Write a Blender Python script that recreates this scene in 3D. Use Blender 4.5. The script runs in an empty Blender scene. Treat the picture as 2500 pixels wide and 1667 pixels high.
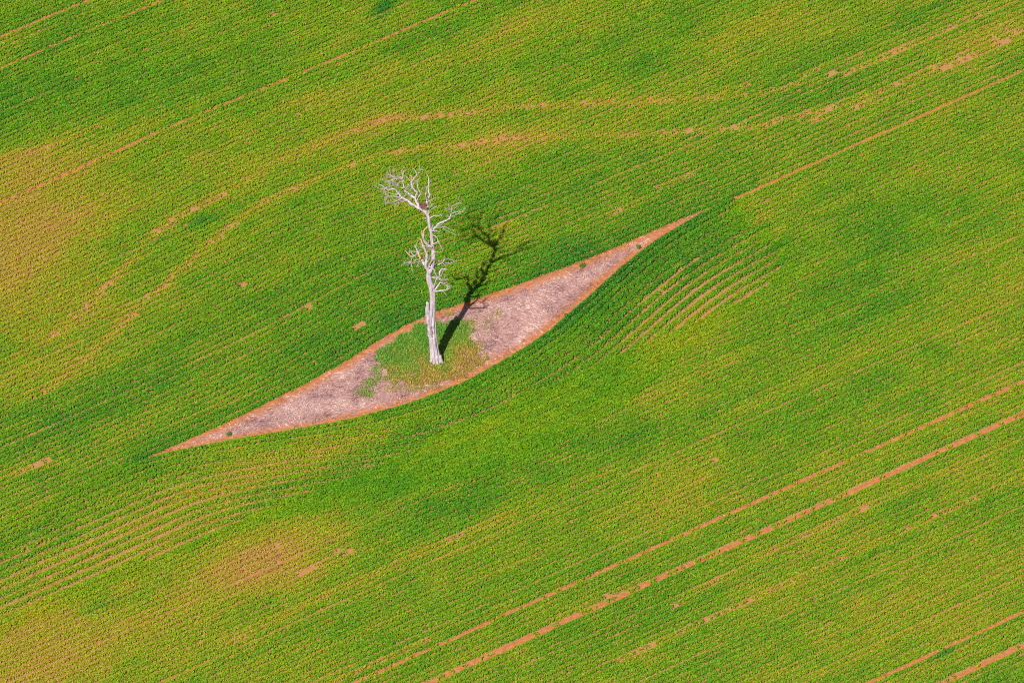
import bpy, math, random
import numpy as np
from mathutils import Vector

random.seed(7)
RNG = np.random.default_rng(11)
SC = bpy.context.scene
COL = SC.collection

# ------------------------------------------------------------------ camera
PITCH = math.radians(37.0)
DIST = 1000.0
PPM = 25.0                       # photo pixels per metre at the aim point
FPX = PPM * DIST
W, H = 2500.0, 1667.0
FWD = np.array([0.0, math.cos(PITCH), -math.sin(PITCH)])
RIGHT = np.array([1.0, 0.0, 0.0])
UP = np.array([0.0, math.sin(PITCH), math.cos(PITCH)])
CAM = -FWD * DIST


def ray(px, py):
    px = np.asarray(px, float)
    py = np.asarray(py, float)
    return ((px - W / 2) / FPX)[..., None] * RIGHT + ((H / 2 - py) / FPX)[..., None] * UP + FWD


def ground(px, py):
    """a point seen in the photograph, as a place on the level ground"""
    d = ray(px, py)
    k = -CAM[2] / d[..., 2]
    p = CAM + d * k[..., None]
    return p[..., 0], p[..., 1]


def project(x, y, z=0.0):
    dx, dy, dz = x - CAM[0], y - CAM[1], z - CAM[2]
    f = dy * FWD[1] + dz * FWD[2]
    u = dy * UP[1] + dz * UP[2]
    return W / 2 + FPX * dx / f, H / 2 - FPX * u / f


cam = bpy.data.cameras.new('camera')
cam.sensor_width = 36.0
cam.lens = 36.0 * FPX / W
cam.clip_start = 1.0
cam.clip_end = 20000.0
cam_o = bpy.data.objects.new('camera', cam)
cam_o.location = Vector(CAM)
cam_o.rotation_euler = (math.pi / 2 - PITCH, 0, 0)
COL.objects.link(cam_o)
SC.camera = cam_o

# ------------------------------------------------------------------ light
SUN_EL = math.radians(42.5)
SUN_AZ = math.radians(20.0)      # shadows run away from the camera and 20 degrees to the right
sun_dir = Vector((math.sin(SUN_AZ) * math.cos(SUN_EL), math.cos(SUN_AZ) * math.cos(SUN_EL), -math.sin(SUN_EL)))
sun = bpy.data.lights.new('sun', 'SUN')
sun.energy = 5.0
sun.angle = math.radians(0.55)
sun.color = (1.0, 0.93, 0.84)
sun_o = bpy.data.objects.new('sun', sun)
sun_o.rotation_euler = sun_dir.to_track_quat('-Z', 'Y').to_euler()
sun_o.location = (-40, -90, 120)
COL.objects.link(sun_o)

world = bpy.data.worlds.new('World')
SC.world = world
world.use_nodes = True
wn = world.node_tree
wn.nodes.clear()
wo = wn.nodes.new('ShaderNodeOutputWorld')
bg = wn.nodes.new('ShaderNodeBackground')
sky = wn.nodes.new('ShaderNodeTexSky')
sky.sky_type = 'NISHITA'
sky.sun_disc = False
sky.sun_elevation = SUN_EL
# the sun stands behind the camera, a little to its left
sky.sun_rotation = math.atan2(-sun_dir.x, -sun_dir.y)
bg.inputs['Strength'].default_value = 0.05
wn.links.new(sky.outputs[0], bg.inputs['Color'])
wn.links.new(bg.outputs[0], wo.inputs['Surface'])

SC.view_settings.view_transform = 'Standard'
SC.view_settings.look = 'None'
SC.view_settings.gamma = 1.0
SC.view_settings.exposure = 0.52
SC.cycles.use_denoising = False
SC.cycles.pixel_filter_type = 'BLACKMAN_HARRIS'
SC.cycles.filter_width = 1.1
SC.cycles.max_bounces = 5
SC.cycles.diffuse_bounces = 3
SC.cycles.transmission_bounces = 3

# ------------------------------------------------------------------ helpers


def tag(o, label=None, cat=None, group=None, kind=None):
    if label:
        o['label'] = label
    if cat:
        o['category'] = cat
    if group:
        o['group'] = group
    if kind:
        o['kind'] = kind
    return o


def link_mesh(name, verts, faces, mat, parent=None, smooth=False, attrs=None):
    me = bpy.data.meshes.new(name)
    me.from_pydata([tuple(v) for v in verts], [], [tuple(f) for f in faces])
    if attrs:
        for an, dom, data in attrs:
            a = me.attributes.new(an, 'FLOAT', dom)
            a.data.foreach_set('value', np.asarray(data, np.float32))
    if smooth:
        me.polygons.foreach_set('use_smooth', [True] * len(me.polygons))
    me.materials.append(mat)
    me.update()
    o = bpy.data.objects.new(name, me)
    COL.objects.link(o)
    if parent:
        o.parent = parent
    return o


def quads_mesh(name, P, mat, attrs=None, parent=None):
    """P: (n,4,3) quads, built straight from arrays"""
    n = len(P)
    me = bpy.data.meshes.new(name)
    me.vertices.add(4 * n)
    me.loops.add(4 * n)
    me.polygons.add(n)
    me.vertices.foreach_set('co', np.ascontiguousarray(P, np.float32).ravel())
    me.loops.foreach_set('vertex_index', np.arange(4 * n, dtype=np.int32))
    me.polygons.foreach_set('loop_start', np.arange(0, 4 * n, 4, dtype=np.int32))
    for an, data in (attrs or {}).items():
        a = me.attributes.new(an, 'FLOAT', 'FACE')
        a.data.foreach_set('value', np.asarray(data, np.float32))
    me.materials.append(mat)
    me.update(calc_edges=True)
    o = bpy.data.objects.new(name, me)
    COL.objects.link(o)
    if parent:
        o.parent = parent
    return o


class Noise:
    """smooth value noise on a plane"""

    def __init__(self, seed, n=256):
        self.g = np.random.default_rng(seed).random((n, n))
        self.n = n

    def __call__(self, x, y):
        x = np.asarray(x, float)
        y = np.asarray(y, float)
        xi = np.floor(x).astype(int)
        yi = np.floor(y).astype(int)
        fx = x - xi
        fy = y - yi
        fx = fx * fx * (3 - 2 * fx)
        fy = fy * fy * (3 - 2 * fy)
        n = self.n
        a = self.g[xi % n, yi % n]
        b = self.g[(xi + 1) % n, yi % n]
        c = self.g[xi % n, (yi + 1) % n]
        d = self.g[(xi + 1) % n, (yi + 1) % n]
        return (a * (1 - fx) + b * fx) * (1 - fy) + (c * (1 - fx) + d * fx) * fy


# ------------------------------------------------------------------ materials


def new_mat(name):
    m = bpy.data.materials.new(name)
    m.use_nodes = True
    nt = m.node_tree
    nt.nodes.clear()
    out = nt.nodes.new('ShaderNodeOutputMaterial')
    return m, nt, out


def node(nt, typ, **kw):
    n = nt.nodes.new(typ)
    for k, v in kw.items():
        if k.startswith('i_'):
            n.inputs[k[2:].replace('_', ' ')].default_value = v
        else:
            setattr(n, k, v)
    return n


def ramp(nt, fac, stops):
    r = nt.nodes.new('ShaderNodeValToRGB')
    e = r.color_ramp.elements
    while len(e) > 1:
        e.remove(e[-1])
    e[0].position = stops[0][0]
    e[0].color = (*stops[0][1], 1)
    for p, c in stops[1:]:
        k = e.new(p)
        k.color = (*c, 1)
    nt.links.new(fac, r.inputs['Fac'])
    return r.outputs['Color']


def attr(nt, name):
    a = nt.nodes.new('ShaderNodeAttribute')
    a.attribute_name = name
    return a.outputs['Fac']


def math_n(nt, op, a, b=None):
    m = nt.nodes.new('ShaderNodeMath')
    m.operation = op
    for i, v in enumerate((a, b)):
        if v is None:
            continue
        if isinstance(v, (int, float)):
            m.inputs[i].default_value = v
        else:
            nt.links.new(v, m.inputs[i])
    return m.outputs[0]


def mix_c(nt, fac, a, b, blend='MIX'):
    m = nt.nodes.new('ShaderNodeMix')
    m.data_type = 'RGBA'
    m.blend_type = blend
    for sock, v in ((m.inputs[0], fac), (m.inputs[6], a), (m.inputs[7], b)):
        if isinstance(v, (int, float)):
            sock.default_value = v
        elif isinstance(v, tuple):
            sock.default_value = (*v, 1)
        else:
            nt.links.new(v, sock)
    return m.outputs[2]


def noise_n(nt, scale, detail=4, rough=0.55, coord=None, dist=0.0):
    n = nt.nodes.new('ShaderNodeTexNoise')
    n.inputs['Scale'].default_value = scale
    n.inputs['Detail'].default_value = detail
    n.inputs['Roughness'].default_value = rough
    n.inputs['Distortion'].default_value = dist
    if coord is not None:
        nt.links.new(coord, n.inputs['Vector'])
    return n.outputs['Fac']


def leaf_material(name, stops, rnd_amt=0.5, transl=0.3):
    m, nt, out = new_mat(name)
    v = attr(nt, 'vigor_tone')
    r = attr(nt, 'rnd')
    col = ramp(nt, v, stops)
    hsv = nt.nodes.new('ShaderNodeHueSaturation')
    nt.links.new(col, hsv.inputs['Color'])
    val = math_n(nt, 'ADD', math_n(nt, 'MULTIPLY', r, rnd_amt), 1.0 - rnd_amt * 0.5)
    nt.links.new(val, hsv.inputs['Value'])
    d = node(nt, 'ShaderNodeBsdfPrincipled')
    d.inputs['Roughness'].default_value = 0.62
    d.inputs['Specular IOR Level'].default_value = 0.25
    nt.links.new(hsv.outputs[0], d.inputs['Base Color'])
    t = node(nt, 'ShaderNodeBsdfTranslucent')
    nt.links.new(hsv.outputs[0], t.inputs['Color'])
    mx = node(nt, 'ShaderNodeMixShader')
    mx.inputs[0].default_value = transl
    nt.links.new(d.outputs[0], mx.inputs[1])
    nt.links.new(t.outputs[0], mx.inputs[2])
    nt.links.new(mx.outputs[0], out.inputs['Surface'])
    return m


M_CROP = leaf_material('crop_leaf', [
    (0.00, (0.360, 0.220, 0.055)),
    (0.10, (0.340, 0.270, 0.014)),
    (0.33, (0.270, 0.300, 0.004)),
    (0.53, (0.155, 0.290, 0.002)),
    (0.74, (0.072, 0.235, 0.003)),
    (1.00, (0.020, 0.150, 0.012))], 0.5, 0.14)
M_GRASS = leaf_material('grass_blade', [
    (0.00, (0.460, 0.300, 0.110)),
    (0.30, (0.430, 0.320, 0.050)),
    (0.55, (0.260, 0.360, 0.045)),
    (1.00, (0.130, 0.330, 0.035))], 1.0, 0.3)
M_WEED = leaf_material('weed_leaf', [
    (0.00, (0.110, 0.200, 0.020)),
    (1.00, (0.045, 0.140, 0.020))], 0.7, 0.2)
M_STRAW = leaf_material('straw', [
    (0.00, (0.130, 0.070, 0.085)),
    (0.30, (0.310, 0.185, 0.195)),
    (0.60, (0.540, 0.345, 0.315)),
    (1.00, (0.780, 0.600, 0.540))], 0.7, 0.1)


def soil_material(name, fallow=False, tan=False):
    m, nt, out = new_mat(name)
    tc = nt.nodes.new('ShaderNodeTexCoord')
    co = tc.outputs['Object']
    big = noise_n(nt, 0.35, 3, 0.5, co)
    mid = noise_n(nt, 2.2, 5, 0.65, co)
    fine = noise_n(nt, 13.0, 4, 0.7, co)
    base = ramp(nt, mid, [(0.3, (0.340, 0.105, 0.040)), (0.5, (0.480, 0.165, 0.062)), (0.7, (0.560, 0.250, 0.115))])
    base = mix_c(nt, math_n(nt, 'MULTIPLY', big, 1.3 if tan else 0.25), base, (0.380, 0.230, 0.090))
    grain = ramp(nt, fine, [(0.3, (0.55, 0.5, 0.5)), (0.52, (1, 1, 1)), (0.75, (1.25, 1.25, 1.25))])
    base = mix_c(nt, 0.8, base, grain, 'MULTIPLY')
    if fallow:
        e = attr(nt, 'inner')
        chaff = ramp(nt, noise_n(nt, 5.0, 6, 0.75, co, 1.5),
                     [(0.28, (0.150, 0.075, 0.085)), (0.42, (0.340, 0.195, 0.190)), (0.60, (0.520, 0.320, 0.280))])
        f = math_n(nt, 'ADD', math_n(nt, 'SUBTRACT', noise_n(nt, 0.9, 5, 0.7, co), 0.5), e)
        f2 = ramp(nt, f, [(0.30, (0, 0, 0)), (0.75, (0.9, 0.9, 0.9))])
        base = mix_c(nt, f2, base, chaff)
    b = node(nt, 'ShaderNodeBsdfPrincipled')
    b.inputs['Roughness'].default_value = 0.95
    b.inputs['Specular IOR Level'].default_value = 0.1
    nt.links.new(base, b.inputs['Base Color'])
    bp = node(nt, 'ShaderNodeBump')
    bp.inputs['Strength'].default_value = 0.8
    bp.inputs['Distance'].default_value = 0.08
    nt.links.new(noise_n(nt, 6.0, 6, 0.7, co), bp.inputs['Height'])
    nt.links.new(bp.outputs[0], b.inputs['Normal'])
    nt.links.new(b.outputs[0], out.inputs['Surface'])
    return m


M_SOIL = soil_material('field_soil', False, True)
M_TRACK = soil_material('red_soil')
M_FALLOW = soil_material('fallow_soil', True)


def wood_material(name, stops, streak=(3.0, 3.0, 0.35), crack=0.6):
    m, nt, out = new_mat(name)
    tc = nt.nodes.new('ShaderNodeTexCoord')
    mp = nt.nodes.new('ShaderNodeMapping')
    mp.inputs['Scale'].default_value = streak
    nt.links.new(tc.outputs['Object'], mp.inputs['Vector'])
    co = mp.outputs[0]
    n1 = noise_n(nt, 3.0, 6, 0.65, co, 0.6)
    col = ramp(nt, n1, stops)
    n2 = noise_n(nt, 9.0, 4, 0.7, co, 0.3)
    line = ramp(nt, n2, [(0.38, (0.25, 0.20, 0.26)), (0.46, (1, 1, 1))])
    col = mix_c(nt, crack, col, line, 'MULTIPLY')
    b = node(nt, 'ShaderNodeBsdfPrincipled')
    b.inputs['Roughness'].default_value = 0.85
    b.inputs['Specular IOR Level'].default_value = 0.2
    nt.links.new(col, b.inputs['Base Color'])
    bp = node(nt, 'ShaderNodeBump')
    bp.inputs['Strength'].default_value = 0.6
    bp.inputs['Distance'].default_value = 0.05
    nt.links.new(n2, bp.inputs['Height'])
    nt.links.new(bp.outputs[0], b.inputs['Normal'])
    nt.links.new(b.outputs[0], out.inputs['Surface'])
    return m


M_WOOD = wood_material('weathered_wood', [(0.25, (0.230, 0.190, 0.230)), (0.45, (0.400, 0.335, 0.380)),
                                          (0.60, (0.510, 0.450, 0.490)), (0.80, (0.610, 0.540, 0.560))])
M_TWIG = wood_material('grey_twig', [(0.30, (0.240, 0.185, 0.190)), (0.50, (0.370, 0.300, 0.300)),
                                     (0.75, (0.500, 0.410, 0.390))], (1, 1, 1), 0.4)
M_HEART = wood_material('broken_heartwood', [(0.30, (0.480, 0.235, 0.110)), (0.60, (0.640, 0.370, 0.200)),
                                             (0.80, (0.680, 0.470, 0.300))], (3, 3, 0.5), 0.4)
M_NEST = wood_material('nest_stick', [(0.30, (0.090, 0.045, 0.036)), (0.55, (0.200, 0.100, 0.075)),
                                      (0.80, (0.330, 0.190, 0.150))], (1, 1, 1), 0.3)

# ------------------------------------------------------------------ layout of the field (row axes s, t)
UPPER = [(340, 1129), (386, 1106), (483, 1064), (559, 1030), (621, 1000), (672, 974), (723, 951), (799, 907),
         (845, 882), (892, 852), (948, 817), (1000, 789), (1039, 773), (1063, 763), (1115, 745.5), (1165, 730),
         (1208, 716), (1252, 700), (1300, 682), (1354, 664), (1417, 640), (1490, 611), (1545, 588), (1594, 567),
         (1654, 540), (1708, 518), (1776, 491)]
LOWER = [(340, 1130), (416, 1107), (493, 1092), (582, 1075), (672, 1061), (748, 1048), (825, 1034), (901, 1017),
         (940, 1007), (992, 990.5), (1057, 969), (1122, 943), (1165, 919), (1217, 891), (1274, 858), (1300, 840),
         (1340, 814), (1395, 767), (1463, 705), (1531, 645), (1572, 613), (1618, 580), (1681, 543), (1746, 506),
         (1776, 492)]

gx, gy = ground(np.array([340.0, 1776.0]), np.array([1129.5, 491.5]))
TH = math.atan2(gy[1] - gy[0], gx[1] - gx[0])
ES = np.array([math.cos(TH), math.sin(TH)])
ET = np.array([-math.sin(TH), math.cos(TH)])
S0 = np.array([gx[0], gy[0]])


def to_st(x, y):
    return (x - S0[0]) * ES[0] + (y - S0[1]) * ES[1], (x - S0[0]) * ET[0] + (y - S0[1]) * ET[1]


def from_st(s, t):
    return S0[0] + s * ES[0] + t * ET[0], S0[1] + s * ES[1] + t * ET[1]


def px_st(pts):
    p = np.array(pts, float)
    x, y = ground(p[:, 0], p[:, 1])
    return to_st(x, y)


us, ut = px_st(UPPER)
ls, lt = px_st(LOWER)
GS = np.arange(-90, 160, 0.25)


def smooth_curve(s, t, sig=1.1):
    g = np.interp(GS, s, t, left=0, right=0)
    k = np.exp(-0.5 * (np.arange(-24, 25) * 0.25 / sig) ** 2)
    return np.convolve(np.pad(g, 24, mode='edge'), k / k.sum(), 'valid')


BU_G = np.maximum(smooth_curve(us, ut), 0.0)
BL_G = np.minimum(smooth_curve(ls, lt), 0.0)


def b_up(s):
    return np.interp(s, GS, BU_G)


def b_lo(s):
    return np.interp(s, GS, BL_G)


# ------------------------------------------------------------------ ground
v = []
f = []
R = 6000.0
soil = link_mesh('soil', [(-R, -R, 0), (R, -R, 0), (R, R, 0), (-R, R, 0)], [(0, 1, 2, 3)], M_SOIL)
tag(soil, 'red soil of the field showing between the crop rows', 'soil', kind='structure')

n_micro = Noise(3)
NS, NT = 420, 40
ss = np.linspace(0.0, us[-1], NS)
verts, inner = [], []
for i, s in enumerate(ss):
    a, b = float(b_up(s)) + 0.18, float(b_lo(s)) - 0.18
    for j in range(NT + 1):
        t = b + (a - b) * j / NT
        x, y = from_st(s, t)
        d = min(a - t, (t - b) * 0.9)
        z = 0.02 + min(1, max(0, d) / 0.5) * 0.05 * float(n_micro(s * 1.7, t * 1.7)) + min(1, d) * 0.04 * float(n_micro(s * 5, t * 5))
        verts.append((x, y, z))
        inner.append(min(1.0, d / 2.4))
faces = []
for i in range(NS - 1):
    for j in range(NT):
        k = i * (NT + 1) + j
        faces.append((k, k + NT + 1, k + NT + 2, k + 1))
fal = link_mesh('bare_ground', verts, faces, M_FALLOW, smooth=True, attrs=[('inner', 'POINT', inner)])
tag(fal, 'eye shaped strip of unplanted ground around the dead tree', 'ground', kind='structure')

# ------------------------------------------------------------------ vigour of the crop
BLOBS = [  # photo x, y, radius x, radius y, change in vigour
    (40, 590, 150, 160, -.36), (170, 500, 200, 120, -.24), (60, 400, 110, 60, -.22), (200, 800, 170, 120, -.18),
    (90, 930, 120, 60, -.10), (600, 430, 260, 110, -.10), (880, 215, 150, 55, -.22), (930, 300, 60, 18, -.22),
    (1330, 60, 170, 70, -.12), (1880, 70, 130, 55, -.22), (1230, 355, 140, 50, -.25), (1180, 260, 140, 40, -.10),
    (690, 1345, 150, 75, -.42), (740, 1400, 150, 30, -.22), (570, 1395, 120, 50, -.18), (440, 1260, 240, 90, -.15),
    (380, 1490, 240, 90, -.18), (120, 1500, 170, 100, -.14), (30, 1640, 190, 120, -.40), (330, 1590, 300, 70, -.10), (0, 700, 110, 160, -.12), (620, 1150, 240, 40, -.22),
    (750, 1130, 140, 24, -.14), (60, 1400, 100, 40, -.16), (1690, 1190, 110, 80, -.20), (1560, 1270, 120, 60, -.12),
    (2280, 1480, 300, 150, -.14), (2420, 640, 130, 260, -.12), (1620, 850, 130, 50, -.16), (1720, 790, 60, 40, -.10),
    (2420, 80, 130, 22, -.22), (280, 1300, 260, 110, -.10), (650, 1620, 250, 60, -.10), (1450, 1010, 200, 50, -.06),
    (1150, 1050, 150, 50, -.08), (1270, 600, 80, 30, -.10), (60, 1150, 60, 10, -.35), (1230, 560, 40, 12, -.3),
    (50, 230, 170, 140, .22), (480, 160, 220, 60, .14), (660, 410, 90, 16, .18), (760, 840, 200, 90, .18),
    (220, 1010, 260, 80, .16), (920, 22, 26, 24, .45), (242, 1482, 34, 22, .3), (1545, 1070, 70, 34, .18),
    (1120, 1240, 120, 50, .16), (1490, 1350, 130, 60, .14), (1330, 640, 120, 60, .16), (1590, 170, 60, 36, .22),
    (2190, 590, 170, 70, .20), (800, 1245, 170, 40, .18), (1150, 520, 130, 90, .10), (500, 545, 40, 14, .2),
    (1500, 410, 200, 60, .10), (2000, 210, 220, 70, .12), (1950, 1120, 160, 60, .08), (1200, 1500, 180, 80, .10),
    (1390, 760, 120, 70, .14), (2290, 1600, 30, 16, .3), (1480, 900, 120, 60, .08), (960, 650, 150, 70, .12),
    (1250, 1100, 220, 40, .08), (640, 250, 160, 40, .08)]
N1, N2, N3, N4 = Noise(21), Noise(22), Noise(23), Noise(24)


def vigour(s, t, px, py):
    v = 0.68 + 0.17 * (N1(s / 9.0 + 40, t / 4.5 + 40) - 0.5) + 0.15 * (N2(s / 3.0 + 90, t / 1.4 + 90) - 0.5)
    v = v + 0.09 * (N3(s / 0.9 + 300, t / 0.5 + 300) - 0.5)
    wob = 45 * (N2(s / 6 + 7, t / 4 + 7) - 0.5)
    for (bx, by, rx, ry, a) in BLOBS:
        # patches lean along the rows as they do in the field
        dx = px - bx + wob
        dy = py - by + 0.30 * dx
        v = v + (a if a < 0 or rx < 65 else 0.6 * a) * np.exp(-(dx / rx) ** 2 - (dy / ry) ** 2)
    brown = np.exp(-((px - 690 + wob) / 150) ** 2 - ((py - 1360 + 0.3 * (px - 690)) / 70) ** 2)
    return np.maximum(v - 0.04, 0.21 - 0.35 * brown)


TRACKS = [  # wheel tracks crossing the rows: photo points, half width (m), chance of a plant being lost
    ([(100, 840), (160, 800), (213, 749), (287, 670), (340, 611), (393, 563), (452, 521), (560, 466), (723, 383),
      (845, 330), (935, 295)], .30, .62),
    ([(935, 295), (1090, 285), (1250, 266), (1346, 259), (1516, 255), (1702, 245), (1850, 230), (1941, 213),
      (2060, 178), (2153, 143), (2313, 69), (2450, 5)], .28, .66),
    ([(110, 960), (220, 870), (298, 792), (345, 744), (415, 686), (490, 615), (558, 558), (638, 500), (723, 462), (872, 399),
      (983, 372), (1160, 352)], .28, .60),
    ([(1160, 352), (1250, 340), (1383, 336), (1516, 332), (1640, 327), (1728, 321), (1835, 313), (1983, 279), (2058, 260),
      (2222, 199), (2393, 127), (2500, 80), (2600, 40)], .30, .72),
    ([(2222, 199), (2393, 127), (2500, 75)], .45, .7),
    ([(1489, 523), (1560, 490), (1691, 425)], .2, .6),
    ([(1560, 745), (1640, 690), (1660, 660)], .25, .7),
    ([(1770, 220), (1941, 190), (2100, 140)], .18, .5),
    ([(1980, 300), (2110, 262), (2222, 215)], .2, .5),
    ([(0, 392), (120, 362), (260, 305)], .2, .5),
    ([(1640, 1480), (1900, 1340), (2348, 1140), (2480, 1080)], .22, .5),
    ([(1510, 1615), (1800, 1482), (2404, 1210), (2560, 1140)], .26, .62),
    ([(558, 1570), (835, 1439), (1250, 1258)], .22, .5),
    ([(1000, 1667), (1400, 1490), (1620, 1400)], .12, .3),
    ([(1050, 1560), (880, 1635), (760, 1690)], .2, .4),
    ([(0, 1360), (120, 1320), (230, 1275)], .2, .4)]
BARE = [  # bare spots: photo x, y, half length, half height along the rows
    (592, 703, 17, 6), (551, 722, 7, 4), (753, 752, 9, 7), (805, 788, 7, 5), (868, 802, 30, 5), (908, 778, 8, 4),
    (1308, 958, 18, 5), (1240, 990, 5, 4), (1404, 1258, 8, 5), (1745, 1128, 8, 5), (663, 38, 8, 4), (331, 123, 4, 4),
    (730, 285, 5, 4), (1710, 87, 4, 5), (1780, 395, 5, 5), (1378, 380, 4, 4), (2250, 365, 8, 5), (2005, 355, 4, 4),
    (390, 624, 6, 4), (1560, 500, 8, 4), (1573, 497, 5, 3), (2393, 110, 20, 5), (2445, 83, 22, 5), (75, 1147, 30, 7),
    (105, 1130, 22, 5),
    (820, 1355, 26, 8), (850, 1345, 10, 8), (745, 1400, 30, 7), (770, 1385, 18, 6), (1695, 1162, 5, 4), (1600, 1160, 6, 4)]
bare_st = []
for (bx, by, hl, hh) in BARE:
    s_, t_ = px_st([(bx, by)])
    bare_st.append((float(s_[0]), float(t_[0]), hl / PPM * 1.22, hh / PPM * 1.3))
track_st = [(np.array(px_st(p)).T, w, c) for (p, w, c) in TRACKS]


def seg_dist(P, poly):
    best = np.full(len(P), 1e9)
    for a, b in zip(poly[:-1], poly[1:]):
        d = b - a
        k = np.clip(((P - a) @ d) / (d @ d), 0, 1)
        best = np.minimum(best, np.hypot(*(P - a - k[:, None] * d).T))
    return best


# ------------------------------------------------------------------ crop rows
def track_t(p0, p1):
    s_, t_ = px_st([p0, p1])
    return s_, t_


WHEEL = []      # lines where the rows leave a wheel track
rows = []       # (s array, t array, kind, spacing)
SALL = np.arange(-75, 150, 0.14)

# upper block: rows follow the strip's upper edge and straighten out away from it
u_tracks = []
for p, w in (((345, 351), .34), ((207, 88), .31), ((111, 50), .34)):
    s_, t_ = px_st([p])
    u_tracks.append((float(t_[0]), w))
u_tracks.sort()
t = 0.24
k = 0
used = set()
while t < 95:
    rows.append((SALL, b_up(SALL) * math.exp(-t / 26.0) + t, 'U', 0.72))
    sp = 0.76 if k < 16 else (0.71 if k < 30 else 0.68)
    sp *= 1.0 + 0.05 * (random.random() - .5)
    if k % 13 == 12:
        sp *= 1.12
    tn = t + sp
    for q, (tt, wd) in enumerate(u_tracks):
        if q not in used and tn + wd > tt:
            tn = max(tn, tt) + wd
            rows.append((SALL, b_up(SALL) * math.exp(-t / 26.0) + (t + tn) / 2, 'S', 0.5))
            WHEEL.append((SALL, rows[-1][1], wd * .5 + .2))
            used.add(q)
    t = tn
    k += 1

# curved pass below the strip, twelve wide rows
A_OFF = [0.34, 1.10, 1.88, 2.70, 3.64, 4.62, 5.72, 6.78, 7.88, 9.04, 10.14, 11.30, 12.36, 13.50]
for off in A_OFF:
    k = off / 1.05
    rows.append((SALL, b_lo(SALL) * (1.0 - 0.006 * k) - off, 'A', 1.08))
# right of the curve the same ground is planted in straight rows at the usual spacing
for k in range(20):
    rows.append((SALL, 0 * SALL - 0.76 - 0.693 * k, 'F', 0.70))
fs, ft = px_st([(1790, 520), (1800, 560), (1880, 610), (1908, 664), (1884, 702)])
fo = np.argsort(ft)
F_T, F_S = ft[fo], fs[fo]

# lower block of straight rows, meeting the curved pass
bs, bt = px_st([(880, 1667), (2500, 937)])
b_slope = (bt[1] - bt[0]) / (bs[1] - bs[0])
b_tracks = []
for pts, w in ((((1250, 1500), (2334, 1010)), .38), (((1250, 1578), (2500, 1022)), .40),
               (((2125, 1667), (2500, 1501)), .38), (((2311, 1667), (2500, 1585)), .40)):
    s_, t_ = px_st(pts)
    b_tracks.append((float(np.mean(t_ - b_slope * s_)), w))
b_tracks.sort(reverse=True)
s_, t_ = px_st([(330, 1345), (1800, 760)])
t = -13.265
k = 0
used = set()
while t > -110:
    rows.append((SALL, t + b_slope * (SALL - 30.0) * 1.0 + b_slope * 30.0 * 0, 'B', 0.72))
    sp = 0.685 * (1.0 + 0.05 * (random.random() - .5))
    if k % 12 == 11:
        sp *= 1.14
    tn = t - sp
    for q, (tt, wd) in enumerate(b_tracks):
        tt2 = tt + b_slope * 30.0
        if q not in used and tn - wd < tt2:
            tn = min(tn, tt2) - wd
            rows.append((SALL, (t + tn) / 2 + b_slope * (SALL - 30.0), 'S', 0.5))
            WHEEL.append((SALL, rows[-1][1], wd * .5 + .2))
            used.add(q)
    t = tn
    k += 1

NR1, NR2 = Noise(51), Noise(52)
WHEEL.append((SALL[SALL > us[-1]], 0 * SALL[SALL > us[-1]] - 0.2, 0.3))
for wi, (sa, ta, hw) in enumerate(WHEEL):
    sa, ta = sa[::4], ta[::4]
    vs, fs_ = [], []
    for i in range(len(sa)):
        w1 = hw * (0.75 + 0.5 * float(NR1(sa[i] / 0.9, wi * 9.1)))
        w2 = hw * (0.75 + 0.5 * float(NR1(sa[i] / 0.9 + 60, wi * 9.1)))
        for tt, zz in ((ta[i] - w1, -0.002), (ta[i], 0.012), (ta[i] + w2, -0.002)):
            x_, y_ = from_st(sa[i], tt)
            vs.append((float(x_), float(y_), zz))
        if i:
            q = 3 * (i - 1)
            fs_ += [(q, q + 1, q + 4, q + 3), (q + 1, q + 2, q + 5, q + 4)]
    wo_ = link_mesh('wheel_track', [(a_, b_, c_) for a_, b_, c_ in vs], [f_[::-1] for f_ in fs_], M_TRACK)
    tag(wo_, 'bare red wheel track running straight between the crop rows', 'track', kind='structure')
LP = []
LV = []
LR = []
n_leaf = 0
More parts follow.
